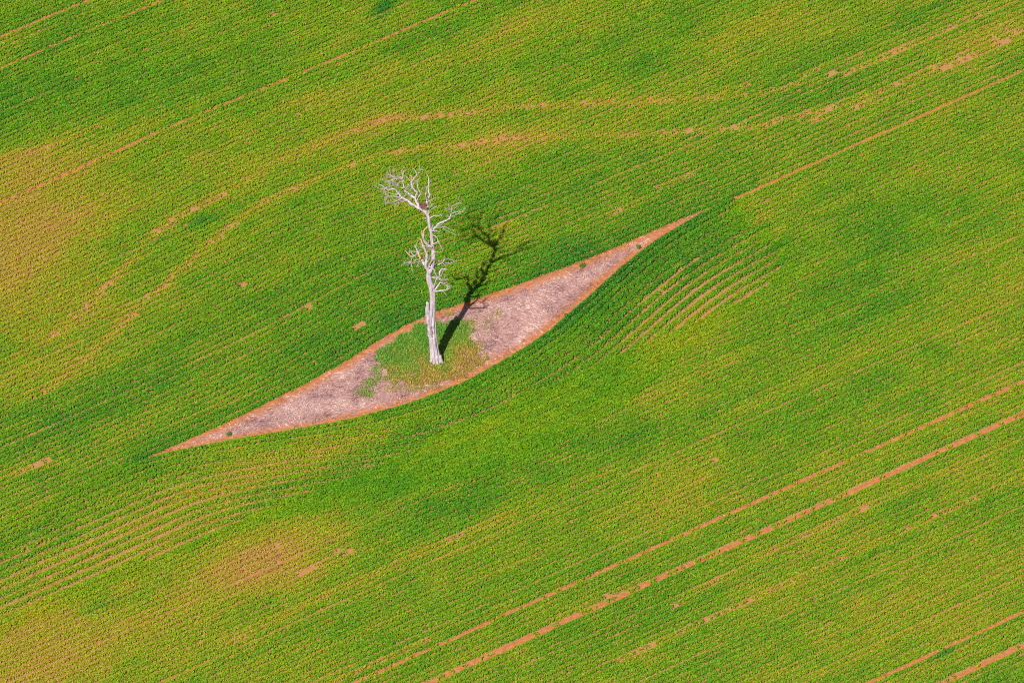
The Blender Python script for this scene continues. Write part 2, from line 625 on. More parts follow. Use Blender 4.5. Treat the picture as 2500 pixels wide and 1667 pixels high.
for ri, (sa, ta, kind, sp) in enumerate(rows):
    s = sa + RNG.uniform(-0.05, 0.05, len(sa))
    t = np.interp(s, sa, ta) + 0.05 * (NR1(s / 2.5, ri * 7.3 + s * 0) - 0.5) * 2
    x, y = from_st(s, t)
    px, py = project(x, y)
    inside = (px > -620) & (px < 3120) & (py > -620) & (py < 2290)
    if kind == 'B':
        inside &= (t < np.interp(s, [-14, 12], [-12.5, -13.85]))
    if kind == 'F':
        inside &= s > np.interp(t, F_T, F_S) - 1.0 + 2.0 * (ri * 0.618 % 1.0)
    if kind == 'A':
        inside &= s < np.interp(t, F_T, F_S) + 0.5 + 2.0 * (ri * 0.618 % 1.0)
    s, t, x, y, px, py = (q[inside] for q in (s, t, x, y, px, py))
    if not len(s):
        continue
    near = (px > -170) & (px < 2670) & (py > -150) & (py < 1830)
    keep = near | (RNG.random(len(s)) < 0.25)
    s, t, x, y, px, py, near = (q[keep] for q in (s, t, x, y, px, py, near))
    v = vigour(s, t, px, py) + 0.10 * (random.random() - 0.5)
    if kind == 'A':
        v = v + 0.08
    edge = np.zeros(len(s))
    if kind == 'U':
        edge = np.exp(-np.maximum(0, t - b_up(s)) / 2.2) * (px > 300) * (px < 1850)
    elif kind == 'A':
        edge = np.exp(-np.maximum(0, b_lo(s) - t) / 1.6) * (px > 900) * (px < 1800)
    v = v + 0.20 * edge
    lost = RNG.random(len(s)) < np.clip(0.01 + 0.45 * (0.20 - v), 0.004, 0.4)
    # runs of missing plants
    gapn = NR2(s / 0.8, ri * 3.7 + s * 0)
    lost |= gapn < np.clip(0.02 + 0.45 * (0.28 - v), 0.012, 0.24)
    P = np.stack([s, t], 1)
    if kind == 'S':
        lost |= NR2(s / 0.28 + 31, ri * 3.7 + s * 0) > 0.27
        v = v - 0.22
    thin = np.zeros(len(s))
    for poly, wd, ch in track_st:
        bb = (s > poly[:, 0].min() - 1) & (s < poly[:, 0].max() + 1)
        if not bb.any():
            continue
        d = np.full(len(s), 9.0)
        d[bb] = seg_dist(P[bb], poly)
        dash = NR1(s / 1.6 + 13, t / 1.6 + 50)
        hit = d < wd * 1.2
        lost |= hit & (RNG.random(len(s)) < 0.85 * ch * np.clip((dash - 0.18) * 2.2, 0.08, 1.15))
        thin = np.maximum(thin, np.exp(-(d / (wd * 2.2)) ** 2))
    for (bs_, bt_, hl, hh) in bare_st:
        q = ((s - bs_) / hl) ** 2 + ((t - bt_) / hh) ** 2 + 2.2 * (NR1(s * 1.6 + 77, t * 2.6 + 33) - 0.42)
        lost |= (q < 1.0) & (RNG.random(len(s)) < 0.88)
    v = v - 0.20 * thin
    ok = ~lost
    s, t, x, y, v, near = (q[ok] for q in (s, t, x, y, v, near))
    m = len(s)
    if not m:
        continue
    vc = np.clip(v, 0.02, 1.0)
    hgt = (0.27 + 0.20 * vc) * (1.25 if kind == 'A' else 1.0) * RNG.uniform(0.88, 1.12, m)
    opn = np.zeros(m)
    if kind == 'A' and ta[0] < -2.0:
        opn = np.clip(np.exp(-((s - 58) / 8.5) ** 2) + 0.9 * np.exp(-((s + 9) / 14) ** 2), 0, 1) * min(1.0, 0.45 + 0.06 * -ta[0])
        opn = opn * np.clip(0.20 + 1.2 * NR1(s / 5.0 + 200, ri * 5.1 + s * 0), 0.2, 1.0)
    wid = (0.205 + 0.055 * vc) * ((1.7 - 0.5 * opn) if (kind == 'A' and ta[0] < -2.0) else 1.0) * RNG.uniform(0.92, 1.08, m)
    cnt = np.clip((16.5 + 6.0 * vc) * (1.2 if kind == 'A' else 1.0), 6, 26)
    cnt = (cnt + RNG.random(m)).astype(int)
    idx = np.repeat(np.arange(m), cnt)
    n = len(idx)
    ang = RNG.normal(0, 0.62, n)                       # round the row's cross-section
    rad = np.sqrt(RNG.uniform(0.35, 1.0, n))
    lt_ = np.sin(ang) * rad * wid[idx] * 1.25
    lz = np.maximum(0.04, np.cos(ang) * rad * hgt[idx])
    low = RNG.random(n) < np.where(opn[idx] > 0.45, 0.05, np.where(v[idx] < 0.56, 0.26, 0.12))                         # seedlings and stray leaves between the rows
    lt_ = np.where(low, RNG.uniform(-0.5, 0.5, n) * sp, lt_)
    lz = np.where(low, RNG.uniform(0.01, 0.06, n), lz)
    lsx = RNG.normal(0, 0.085, n)
    ls2 = s[idx] + lsx
    lt2 = t[idx] + lt_
    cx, cy = from_st(ls2, lt2)
    # leaf normal: outward from the row and up, with a lot of scatter
    nx_t = np.sin(ang) * 0.8 + RNG.normal(0, 0.42, n)
    nx_s = RNG.normal(0, 0.42, n)
    nz = np.cos(ang) * 0.9 + 0.35 + RNG.normal(0, 0.2, n)
    N = np.stack([nx_s * ES[0] + nx_t * ET[0], nx_s * ES[1] + nx_t * ET[1], nz], 1)
    N /= np.linalg.norm(N, axis=1)[:, None]
    rv = RNG.normal(0, 1, (n, 3))
    A = np.cross(N, rv)
    A /= np.linalg.norm(A, axis=1)[:, None]
    B = np.cross(N, A)
    big = np.where(near[idx], 1.0, 2.0)
    la = RNG.uniform(0.065, 0.110, n) * (0.85 + 0.3 * vc[idx]) * big
    lb = la * RNG.uniform(0.5, 0.8, n)
    C = np.stack([cx, cy, lz + 0.03], 1)
    a = A * la[:, None]
    b = B * lb[:, None]
    LP.append(np.stack([C - a, C - b * 0.9 + a * 0.1, C + a, C + b * 0.9 + a * 0.1], 1).astype(np.float32))
    top = lz / hgt[idx]  # paints lit row tops and shaded lower leaves into the crop colour
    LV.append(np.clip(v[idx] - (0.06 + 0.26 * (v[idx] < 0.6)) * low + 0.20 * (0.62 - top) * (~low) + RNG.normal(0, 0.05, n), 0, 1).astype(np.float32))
    LR.append(RNG.random(n).astype(np.float32))
    n_leaf += n
crop = quads_mesh('crop', np.concatenate(LP), M_CROP, {'vigor_tone': np.concatenate(LV), 'rnd': np.concatenate(LR)})
tag(crop, 'low green to yellow crop planted in close rows that bend round the bare strip', 'crop', kind='stuff')
print('crop leaves', n_leaf, flush=True)
del LP, LV, LR

# ------------------------------------------------------------------ straw litter on the strip
GRASS_OUT = [(1024, 791), (992, 819), (948, 843), (927, 880), (931, 917), (948, 928), (970, 936), (996, 943),
             (1057, 937), (1100, 930), (1143, 915), (1178, 884), (1178, 852), (1154, 821), (1143, 795), (1120, 785),
             (1089, 793), (1061, 791)]
go = np.array([ground(np.array(float(a)), np.array(float(b))) for a, b in GRASS_OUT], float)
gc = go.mean(0)
g_ang = np.arctan2(go[:, 1] - gc[1], go[:, 0] - gc[0])
g_rad = np.hypot(go[:, 0] - gc[0], go[:, 1] - gc[1])
o_ = np.argsort(g_ang)
g_ang, g_rad = g_ang[o_], g_rad[o_]


def island(x, y):
    """relative distance from the middle of the grass island: 1 at its rim"""
    a = np.arctan2(y - gc[1], x - gc[0])
    r = np.interp(a, g_ang, g_rad, period=2 * math.pi)
    return np.hypot(x - gc[0], y - gc[1]) / r


NST1, NST2, NST3 = Noise(71), Noise(72), Noise(73)
n = 70000
s = RNG.uniform(0.5, us[-1], n)
a, b = b_up(s), b_lo(s)
t = b + (a - b) * RNG.random(n)
keepp = RNG.random(n) < np.clip((a - b) / 9.5, 0.02, 1)
s, t, a, b = s[keepp], t[keepp], a[keepp], b[keepp]
d = np.minimum(a - t, t - b)
x, y = from_st(s, t)
isl = island(x, y)
dens = np.clip((d - 0.7 * NST2(s / 2.5 + 9, t / 2.5 + 9)) / 1.1, 0, 1) * np.clip(0.35 + 1.3 * NST1(s / 1.8, t / 1.2), 0, 1) * np.clip((isl - 0.86) / 0.15, 0.0, 1)
dens = np.maximum(dens, 0.10 * (d > 0.05) * (isl > 1))
ok = RNG.random(len(s)) < dens
s, t, x, y, d = s[ok], t[ok], x[ok], y[ok], d[ok]
n = len(s)
flow = TH - 0.25 + (NST2(s / 2.2, t / 2.2) - 0.5) * 3.0 + RNG.normal(0, 0.55, n)
ln = RNG.uniform(0.16, 0.70, n)
wd = RNG.uniform(0.010, 0.032, n)
lift = RNG.uniform(0.05, 0.17, n)
tilt = RNG.normal(0, 0.22, n)
dx, dy = np.cos(flow), np.sin(flow)
C = np.stack([x, y, lift], 1)
D = np.stack([dx * np.cos(tilt), dy * np.cos(tilt), np.sin(tilt)], 1) * (ln / 2)[:, None]
roll = RNG.normal(0, 0.5, n)
E = np.stack([-dy * np.cos(roll), dx * np.cos(roll), np.sin(roll)], 1) * wd[:, None]
sv = np.clip(-0.05 + 0.62 * NST3(s / 2.6, t / 1.7) + 0.5 * NST3(s / 0.7 + 50, t / 0.6 + 50) + RNG.normal(0, 0.20, n), 0, 1)
straw = quads_mesh('straw', np.stack([C - D - E * .5, C - D * .2 - E, C + D, C + E * .6], 1), M_STRAW,
                   {'vigor_tone': sv, 'rnd': RNG.random(n)})
tag(straw, 'pale pinkish straw lying over the bare strip', 'straw', kind='stuff')

# ------------------------------------------------------------------ grass round the foot of the tree


def blades(n, xs, ys, vig, hmin, hmax, lean=0.55):
    az = RNG.uniform(0, 2 * math.pi, n)
    h = RNG.uniform(hmin, hmax, n)
    ln_ = np.abs(RNG.normal(lean, 0.35, n))
    dirx, diry = np.cos(az) * np.sin(ln_), np.sin(az) * np.sin(ln_)
    Bs = np.stack([xs, ys, np.full(n, 0.02)], 1)
    Dv = np.stack([dirx, diry, np.cos(ln_)], 1) * h[:, None]
    wv = RNG.uniform(0.012, 0.030, n)
    Ev = np.stack([-np.sin(az) * wv, np.cos(az) * wv, np.zeros(n)], 1)
    mid = Bs + Dv * 0.55 + np.array([0, 0, 0.03])
    tip = Bs + Dv * np.array([1.25, 1.25, 0.9])
    return np.concatenate([np.stack([Bs - Ev, Bs + Ev, mid + Ev, mid - Ev], 1),
                           np.stack([mid - Ev, mid + Ev, tip + Ev * .3, tip - Ev * .3], 1)]), np.tile(vig, 2)


NG1, NG2 = Noise(81), Noise(82)
n = 46000
rr = 1.12 * np.sqrt(RNG.random(n))
aa = RNG.uniform(-math.pi, math.pi, n)
rad = np.interp(aa, g_ang, g_rad, period=2 * math.pi) * rr
x, y = gc[0] + np.cos(aa) * rad, gc[1] + np.sin(aa) * rad
clump = NG1(x * 2.2, y * 2.2)
rim = rr + 0.28 * (NG2(x * 1.3, y * 1.3) - 0.5)
px, py = project(x, y)
yel = np.clip((px - 1010) / 170.0 + (py - 880) / 70.0, -1, 1)
pk = np.clip((1.02 - rim) / 0.10, 0, 1) * np.clip(0.45 + 1.1 * clump, 0, 1) * np.where(yel > 0.2, 0.80, 1.0)
ok = RNG.random(n) < pk
x, y, yel, clump, rim = x[ok], y[ok], yel[ok], clump[ok], rim[ok]
vg = np.clip(0.66 - 0.40 * yel + 0.34 * (clump - 0.5) + 0.4 * (NG2(x * .6, y * .6) - .5) + RNG.normal(0, 0.10, len(x)), 0, 1)
Pq, vq = blades(len(x), x, y, vg, 0.18, 0.46)
TUFTS = [(905, 938, 18, 14, 300), (885, 958, 18, 10, 260), (922, 925, 12, 12, 160), (899, 965, 16, 8, 180), (1190, 790, 14, 26, 160),
         (1165, 855, 22, 26, 240), (1215, 770, 10, 12, 80), (915, 905, 10, 10, 160), (1040, 948, 50, 8, 260),
         (960, 952, 26, 8, 140), (1100, 770, 16, 6, 90), (1150, 790, 16, 10, 160), (1010, 950, 24, 10, 160)]
for (bx, by, rx, ry, cn) in TUFTS:
    qx = bx + RNG.normal(0, rx * .55, cn)
    qy = by + RNG.normal(0, ry * .55, cn)
    x, y = ground(qx, qy)
    base = 0.72 if bx < 930 else 0.35
    P2, v2 = blades(cn, x, y, np.clip(RNG.normal(base, 0.15, cn), 0, 1), 0.15, 0.38)
    Pq = np.concatenate([Pq, P2])
    vq = np.concatenate([vq, v2])
grass = quads_mesh('grass', Pq, M_GRASS, {'vigor_tone': vq, 'rnd': RNG.random(len(Pq))})
tag(grass, 'round patch of long grass at the foot of the dead tree, green turning yellow', 'grass', kind='stuff')

# ------------------------------------------------------------------ dead tree
BASE_PX = (1066.0, 886.0)
bx_, by_ = ground(np.array(BASE_PX[0]), np.array(BASE_PX[1]))
BX, BY = float(bx_), float(by_)


def tp(px, py, dpx=0.0):
    """photo pixel + depth (in photo pixels, away from the camera) -> place in the tree, relative to its foot"""
    d = ray(np.array(float(px)), np.array(float(py)))
    k = (BY + dpx / PPM - CAM[1]) / d[1]
    p = CAM + d * k
    return Vector((p[0] - BX, p[1] - BY, p[2]))


def catmull(pts, rad, step):
    P, Rr = [], []
    n = len(pts)
    for i in range(n - 1):
        p0, p1, p2, p3 = pts[max(i - 1, 0)], pts[i], pts[i + 1], pts[min(i + 2, n - 1)]
        m = max(2, int((p2 - p1).length / step))
        for j in range(m):
            u = j / m
            q = 0.5 * ((2 * p1) + (p2 - p0) * u + (2 * p0 - 5 * p1 + 4 * p2 - p3) * u * u + (3 * p1 - p0 - 3 * p2 + p3) * u ** 3)
            P.append(q)
            Rr.append(rad[i] * (1 - u) + rad[i + 1] * u)
    P.append(pts[-1].copy())
    Rr.append(rad[-1])
    return P, Rr


class Wood:
    def __init__(self):
        self.v = []
        self.f = []

    def tube(self, P, Rr, sides=7, bump=0.12, seed=0, cap=True):
        rnd = random.Random(seed)
        up = Vector((0.13, 0.97, 0.2))
        base = len(self.v)
        ph = [rnd.uniform(0, 6.28) for _ in range(3)]
        for i, p in enumerate(P):
            if i == 0:
                d = P[1] - P[0]
            elif i == len(P) - 1:
                d = P[-1] - P[-2]
            else:
                d = P[i + 1] - P[i - 1]
            d.normalize()
            u = up - d * up.dot(d)
            if u.length < 1e-4:
                u = d.orthogonal()
            u.normalize()
            up = u
            w = d.cross(u)
            for s in range(sides):
                a = 2 * math.pi * s / sides
                r = Rr[i] * (1 + bump * (math.sin(3 * a + ph[0] + i * .15) * .5 + math.sin(2 * a + ph[1] + i * .4) * .5 + rnd.uniform(-.5, .5)))
                self.v.append(p + u * (math.cos(a) * r) + w * (math.sin(a) * r))
            if i:
                for s in range(sides):
                    k = base + (i - 1) * sides
                    s2 = (s + 1) % sides
                    self.f.append((k + s, k + s2, k + sides + s2, k + sides + s))
        if cap:
            k = base + (len(P) - 1) * sides
            self.v.append(P[-1] + (P[-1] - P[-2]) * 0.3)
            e = len(self.v) - 1
            for s in range(sides):
                self.f.append((k + s, k + (s + 1) % sides, e))
            self.v.append(P[0] - (P[1] - P[0]) * 0.3)
            e = len(self.v) - 1
            for s in range(sides):
                self.f.append((base + (s + 1) % sides, base + s, e))

    def build(self, name, mat, parent, smooth=True):
        return link_mesh(name, self.v, self.f, mat, parent, smooth)


TW = random.Random(5)


def px_path(pts, d0, d1, jitter=0.0):
    n = len(pts)
    out = []
    for i, p in enumerate(pts):
        u = i / max(1, n - 1)
        dd = d0 + (d1 - d0) * u + (TW.uniform(-jitter, jitter) if 0 < i < n - 1 else 0)
        if len(p) == 3:
            dd = p[2]
        out.append(tp(p[0], p[1], dd))
    return out


def add_path(w, pts, d0, d1, r0, r1, sides=7, jitter=2.0, bump=0.14, taper=1.0):
    """r0, r1 in photo pixels"""
    P = px_path(pts, d0, d1, jitter)
    n = len(P)
    rad = [1.2 * (r0 + (r1 - r0) * (i / max(1, n - 1)) ** taper) / PPM for i in range(n)]
    C, Rr = catmull(P, rad, 0.22 if r0 > 1.5 else 0.16)
    # the small crooks of dead wood
    kk = 0.10 * max(rad[0], 0.05)
    C = [c + (Vector((TW.uniform(-1, 1), TW.uniform(-1, 1), TW.uniform(-1, 1))) * min(0.05, kk * 3.2) if 0 < i < len(C) - 1 else Vector()) for i, c in enumerate(C)]
    w.tube(C, Rr, sides, bump, TW.randrange(10 ** 6))
    return C, Rr


def sprigs(w, C, n, lmin, lmax, r, start=0.3, spread=0.9, bias=(0, 0, 0.25), fork=True):
    """fine dead twigs growing from a branch"""
    for _ in range(n):
        i = TW.randrange(int(len(C) * start), len(C))
        j = max(1, min(i, len(C) - 1))
        d = (C[j] - C[j - 1]).normalized()
        side = Vector((TW.gauss(0, 1), TW.gauss(0, 1), TW.gauss(0, 1)))
        side -= d * side.dot(d)
        side.normalize()
        v = (d * TW.uniform(0.3, 1.0) + side * spread * TW.uniform(0.6, 1.2) + Vector(bias)).normalized()
        L = TW.uniform(lmin, lmax) / PPM
        p = C[j].copy()
        P = [p]
        m = 5
        for q in range(m):
            v = (v + Vector((TW.gauss(0, .2), TW.gauss(0, .2), TW.gauss(0.02, .2))) * (1.8 if q == 2 else 0.35)).normalized()
            p = p + v * (L / m)
            P.append(p)
        rr = [r / PPM * (1 - 0.55 * q / m) for q in range(m + 1)]
        w.tube(P, rr, 5, 0.1, TW.randrange(10 ** 6))
        if fork and TW.random() < 0.75:
            q = TW.randrange(1, 4)
            v2 = ((P[q + 1] - P[q]).normalized() + Vector((TW.gauss(0, .8), TW.gauss(0, .8), TW.gauss(0, .8)))).normalized()
            p2 = P[q].copy()
            P2 = [p2]
            for _k in range(3):
                v2 = (v2 + Vector((TW.gauss(0, .25), TW.gauss(0, .25), TW.gauss(0, .25)))).normalized()
                p2 = p2 + v2 * (L * 0.16)
                P2.append(p2)
            w.tube(P2, [r / PPM * .75, r / PPM * .65, r / PPM * .5, r / PPM * .4], 5, 0.1, TW.randrange(10 ** 6))


tree = bpy.data.objects.new('dead_tree', None)
tree.location = (BX, BY, 0)
tree.empty_display_size = 1.0
COL.objects.link(tree)
tag(tree, 'tall bare dead tree with grey white trunk and broken limbs standing in the grass patch', 'tree')

# --- trunk: rings with grooves and hollows
TRUNK = [  # px, py, radius px, depth px
    (1066.5, 887, 14.2, 0), (1065, 878, 13.2, 0), (1061.5, 862, 11.6, 0), (1058.5, 840, 10.2, 0), (1056, 815, 9.8, 0),
    (1055, 796, 9.4, 0), (1055, 775, 8.4, 0), (1055.5, 757, 7.5, 0), (1056, 738, 7.1, 1), (1056, 717, 6.9, 2),
    (1053.5, 700, 7.4, 3), (1049.5, 689, 7.0, 3), (1046.5, 676, 6.3, 3), (1048, 664, 6.0, 4), (1054, 650, 5.6, 6),
    (1057, 636, 5.2, 7), (1058, 620, 5.0, 8), (1057, 604, 4.7, 9), (1054.6, 586, 4.1, 9), (1053.5, 570, 3.9, 9),
    (1049.5, 556, 3.7, 9), (1047.5, 543, 3.7, 9), (1046.3, 531, 3.9, 10), (1042, 521, 4.3, 11), (1034, 512.5, 5.2, 12),
    (1026, 507, 5.0, 13)]
tpnt = [tp(a, b, d) for a, b, _, d in TRUNK]
TC, TR = catmull(tpnt, [r / PPM for _, _, r, _ in TRUNK], 0.085)
SID = 56
nzA, nzB = Noise(91), Noise(92)
tv, tf = [], []
# grooves facing the viewer: (angle, centre height, half height, half width in radians, depth share)
GROOVES = [(-1.50, 1.6, 2.6, .10, .26), (-1.05, 1.0, 1.6, .09, .22), (-2.0, 2.6, 1.6, .09, .20), (-1.75, 5.0, 1.2, .14, .34),
           (-1.30, 5.9, 1.1, .12, .36), (-2.3, 4.6, 2.0, .09, .22), (-1.62, 3.9, .55, .30, .38), (-1.15, 7.9, 1.6, .09, .24),
           (-1.95, 7.2, 1.0, .12, .26), (-0.6, 3.2, 3.0, .10, .18), (-1.60, 9.4, 1.6, .08, .16), (-2.6, 2.0, 2.2, .09, .2)]
HOLES = [(-1.25, 13.45, .13, .34), (-1.9, 12.75, .10, .3), (-0.9, 13.0, .10, .3), (-1.6, 4.35, .14, .3), (-1.35, 3.55, .16, .35)]
for i, p in enumerate(TC):
    d = (TC[min(i + 1, len(TC) - 1)] - TC[max(i - 1, 0)]).normalized()
    u = Vector((1, 0, 0))
    u = (u - d * u.dot(d)).normalized()
    w = d.cross(u)                       # points away from the camera, mostly
    z = p.z
    foot = math.exp(-max(0, z) / 0.55)
    for s in range(SID):
        a = 2 * math.pi * s / SID - math.pi
        r = TR[i]
        q = 0.09 * (nzA(a * 2.4 + 60, z * 0.35 + 9) - .5) * 2 + 0.07 * (nzB(a * 6 + 60, z * 0.7 + 9) - .5) * 2
        q += 0.025 * (nzA(a * 14 + 99, z * 2.0 + 40) - .5) * 2
        q += foot * (0.22 * max(0, math.sin(a * 4 + 0.8)) - 0.02)
        for (ga, gz, gh, gw, gd) in GROOVES:
            gw, gd = gw * 1.5, gd * 1.5
            da = (a - ga - 0.10 * math.sin(z * 2.1 + ga * 5) + math.pi) % (2 * math.pi) - math.pi
            k = math.exp(-(da / gw) ** 2) * max(0.0, 1 - ((z - gz) / gh) ** 2) ** 0.5 if abs(z - gz) < gh else 0
            q -= gd * k
        for (ga, gz, gr, gd) in HOLES:
            rr = math.hypot((a - ga) * r, z - gz)
            q -= 1.5 * gd * math.exp(-(rr / (gr * 1.4)) ** 2)
        r *= max(0.35, 1 + q)
        tv.append(p + u * (math.cos(a) * r) + w * (math.sin(a) * r))
    if i:
        for s in range(SID):
            k = (i - 1) * SID
            s2 = (s + 1) % SID
            tf.append((k + s, k + s2, k + SID + s2, k + SID + s))
# push the lowest ring into the ground
for s in range(SID):
    tv[s].z = -0.15
tv.append(TC[-1] + (TC[-1] - TC[-2]))
e = len(tv) - 1
k = (len(TC) - 1) * SID
for s in range(SID):
    tf.append((k + s, k + (s + 1) % SID, e))
trunk = link_mesh('trunk', tv, tf, M_WOOD, tree, True)

# broken slab standing up on the trunk's left side, and its splinters
w = Wood()
P, Rr = add_path(w, [(1051, 822), (1048.5, 800), (1046.5, 780), (1044.5, 762), (1043.5, 748), (1043, 738)], -3, -5, 5.6, 2.6, 14, 0.4, 0.22)
stub = w.build('broken_stub', M_WOOD, trunk)
for pts, d0, d1, r0, r1 in (([(1042, 790), (1040.5, 770), (1038.5, 758), (1038.2, 749)], -2, -2, 1.7, .5),
                            ([(1045.5, 748), (1044.5, 741), (1043.8, 736.5)], -3, -4, 1.5, .3),
                            ([(1042.5, 775), (1041, 766), (1040.5, 760)], -4, -5, 1.4, .4)):
    w = Wood()
    add_path(w, pts, d0, d1, r0, r1, 6, 0.2)
    w.build('splinter', M_WOOD, stub)
# buttress roots at the foot
for pts, d in (([(1058, 868), (1054, 878), (1051.5, 884)], -5), ([(1072, 868), (1077, 880), (1081, 887)], -4),
               ([(1066, 868), (1066.5, 882), (1068, 892)], -9)):
    w = Wood()
    add_path(w, pts, d * .6, d, 4.6, 2.6, 9, 0.3, 0.15)
    w.build('root', M_WOOD, trunk)

LIMBS = []


def limb(main, d0, d1, r0, r1, subs=(), tw=0, twl=(6, 14), twr=0.6, sides=8, mat=None, bias=(0, 0, .2), start=.35, broken=None):
    w = Wood()
    C, _ = add_path(w, main, d0, d1, r0, r1, sides)
    if tw:
        sprigs(w, C, int(tw * 1.1 + .5), twl[0], twl[1], twr, start, 0.75, bias)
    o = w.build('limb', mat or M_WOOD, tree)
    for sb in subs:
        pts, a, b, ra, rb, ntw = sb[:6]
        w2 = Wood()
        C2, _ = add_path(w2, pts, a, b, ra, rb, 6)
        if ntw:
            sprigs(w2, C2, int(ntw * 1.15 + .5), twl[0], twl[1], twr, 0.2, 0.75, bias)
        w2.build('branch', sb[6] if len(sb) > 6 else M_TWIG, o)
    if broken:
        pts, a, b, ra, rb = broken
        w3 = Wood()
        add_path(w3, pts, a, b, ra, rb, 8, 0.5, 0.25)
        w3.build('broken_end', M_HEART, o)
    return o


# crown, left limb
limb([(1028, 508), (1022.5, 507.5), (1015, 504), (1004, 498), (996.5, 490), (985.6, 485), (980, 481), (974, 472), (967, 465),
      (961, 462), (948, 463), (938, 457), (925, 450)], 12, 38, 3.6, 0.6,
     [([(948, 463), (934.7, 460.5), (924, 460), (917, 454)], 34, 44, .9, .4, 5),
      ([(985, 485), (975, 481), (965, 480), (948, 478), (941, 473), (937, 466)], 24, 12, 1.4, .4, 10),
      ([(950, 478), (942, 481), (934, 481)], 14, 6, .8, .35, 6),
      ([(948, 478), (942, 485), (940, 490)], 14, 10, .7, .3, 4),
      ([(981, 484), (969, 490), (958, 494), (948, 496)], 22, 14, 1.1, .4, 6),
      ([(976, 488), (972, 495), (969, 500)], 20, 16, .8, .35, 6),
      ([(995, 491), (986, 491), (978, 490)], 18, 6, .8, .35, 3),
      ([(1003, 498), (997, 500), (993, 498)], 16, 8, 1.1, .5, 1),
      ([(962, 462), (952, 455), (950, 451)], 32, 44, .7, .35, 4),
      ([(975, 474), (962, 474), (950, 471), (940, 466)], 26, 36, .8, .35, 6)],
     10, (5, 15))
# crown, upper-left limb behind the nest
limb([(1025, 504), (1020, 498), (1017, 490), (1010.5, 481), (1001, 474.5), (993, 470), (988, 463), (985.6, 451), (984, 439), (983.5, 428), (981, 415)],
     14, 92, 3.2, 0.5,
     [([(983.5, 437), (977, 432), (970.5, 431), (961, 433), (954, 430), (947, 426)], 76, 88, 1.2, .4, 9),
      ([(984, 438), (975, 435), (965, 436.6), (954, 440), (945, 443), (935, 441)], 74, 60, 1.1, .4, 10),
      ([(961, 433), (955, 427), (952, 420)], 84, 90, .7, .3, 4),
      ([(962, 432), (961.5, 424), (962, 415)], 84, 92, .7, .3, 3),
      ([(955, 436), (946, 433), (938, 437)], 80, 70, .6, .3, 4),
      ([(987, 459), (978, 458), (970.5, 455), (962, 448.5), (960.7, 440)], 50, 40, 1.4, .4, 10),
      ([(963, 449), (956, 446), (948, 447)], 42, 34, .8, .35, 6),
      ([(968, 453), (958, 454), (951, 456)], 44, 34, .7, .35, 5),
      ([(971, 455), (972, 449), (977, 446)], 46, 56, .7, .3, 4),
      ([(988, 464), (993, 458), (996, 452)], 48, 66, .8, .35, 5),
      ([(994, 470), (989, 474), (988, 480)], 42, 30, .8, .35, 4),
      ([(1000, 474), (998, 480), (1000, 487)], 38, 30, 1.1, .4, 3),
      ([(984, 428), (986, 422), (984, 416)], 86, 94, .7, .35, 3)],
     8, (5, 14))
# crown, middle limb
limb([(1018, 491), (1013, 484), (1016, 476), (1018, 470), (1011.6, 464), (1006, 453), (1004, 446), (1008.4, 439), (1017, 428), (1014, 418), (1008, 411)],
     22, 78, 1.9, 0.45,
     [([(1017, 428), (1022, 423), (1025.7, 418), (1023.6, 409)], 70, 80, .8, .35, 5),
      ([(1025, 419), (1029, 412)], 76, 82, .6, .3, 2),
      ([(1004, 446), (1001, 442), (996, 436), (992, 431)], 58, 66, .8, .3, 3),
      ([(1005, 443), (1005.5, 436), (1004, 427)], 60, 70, .7, .3, 3),
      ([(1006, 452), (1012, 447), (1017, 442), (1023.6, 435.5)], 52, 60, .9, .35, 4),
      ([(1006, 449), (1012, 443), (1016, 441)], 54, 46, .7, .3, 2),
      ([(1012, 478), (1008, 474), (1005, 470)], 28, 22, 1.2, .6, 0),
      ([(1005, 458), (1002, 463), (998, 466)], 48, 40, .8, .35, 3)],
     5, (4, 11))
limb([(1019, 488), (1020, 485), (1024.7, 477), (1023.6, 464), (1019, 455), (1020, 443)], 20, 34, 1.3, .45,
     [([(1025, 474), (1029, 470), (1031, 463)], 24, 32, .9, .4, 4),
      ([(1021, 484), (1016, 478), (1019, 472)], 20, 14, .8, .4, 2)], 4, (4, 10))
# crown, limb right of the nest
limb([(1036, 511), (1042, 503), (1042, 494), (1045, 482), (1049.6, 475.6), (1047, 468), (1045, 457), (1047, 448.5), (1047, 435.5), (1043, 428)], 12, 62, 2.7, .5,
     [([(1042, 490), (1039, 477), (1041, 466), (1040, 452)], 18, 40, 1.1, .4, 4),
      ([(1045, 492), (1050, 490), (1056, 486.5), (1066, 482.5)], 18, 26, .9, .35, 1),
      ([(1049, 490), (1053, 498), (1056, 503)], 18, 10, .8, .4, 2),
      ([(1036, 507), (1045, 505), (1055, 502.5), (1056, 498)], 8, -4, 1.0, .45, 1),
      ([(1049.6, 476), (1053, 473)], 30, 34, 1.2, .7, 0),
      ([(1047, 448), (1050, 446), (1049, 440)], 50, 58, .7, .35, 2),
      ([(1042, 486), (1040, 482), (1038, 478)], 22, 14, 1.0, .4, 2)],
     3, (4, 9))
# short side branches on the upper trunk
limb([(1046, 526), (1048.5, 518), (1054, 510), (1065, 505.5)], 8, -6, 1.0, .4, (), 1, (4, 8))
limb([(1049, 533), (1056, 529), (1062.6, 526.6), (1072, 526), (1078, 523)], 6, 0, 1.2, .4, [([(1062, 527), (1070, 527), (1073, 528)], 3, -4, .6, .3, 1)], 2, (4, 8))
limb([(1043, 535), (1037, 532), (1031, 534)], 8, 2, .9, .4, [([(1041, 538), (1038, 541), (1036, 541)], 6, 0, .8, .4, 0)], 0)
limb([(1046, 515), (1046, 520), (1045, 523)], 4, 8, .9, .9, (), 0)
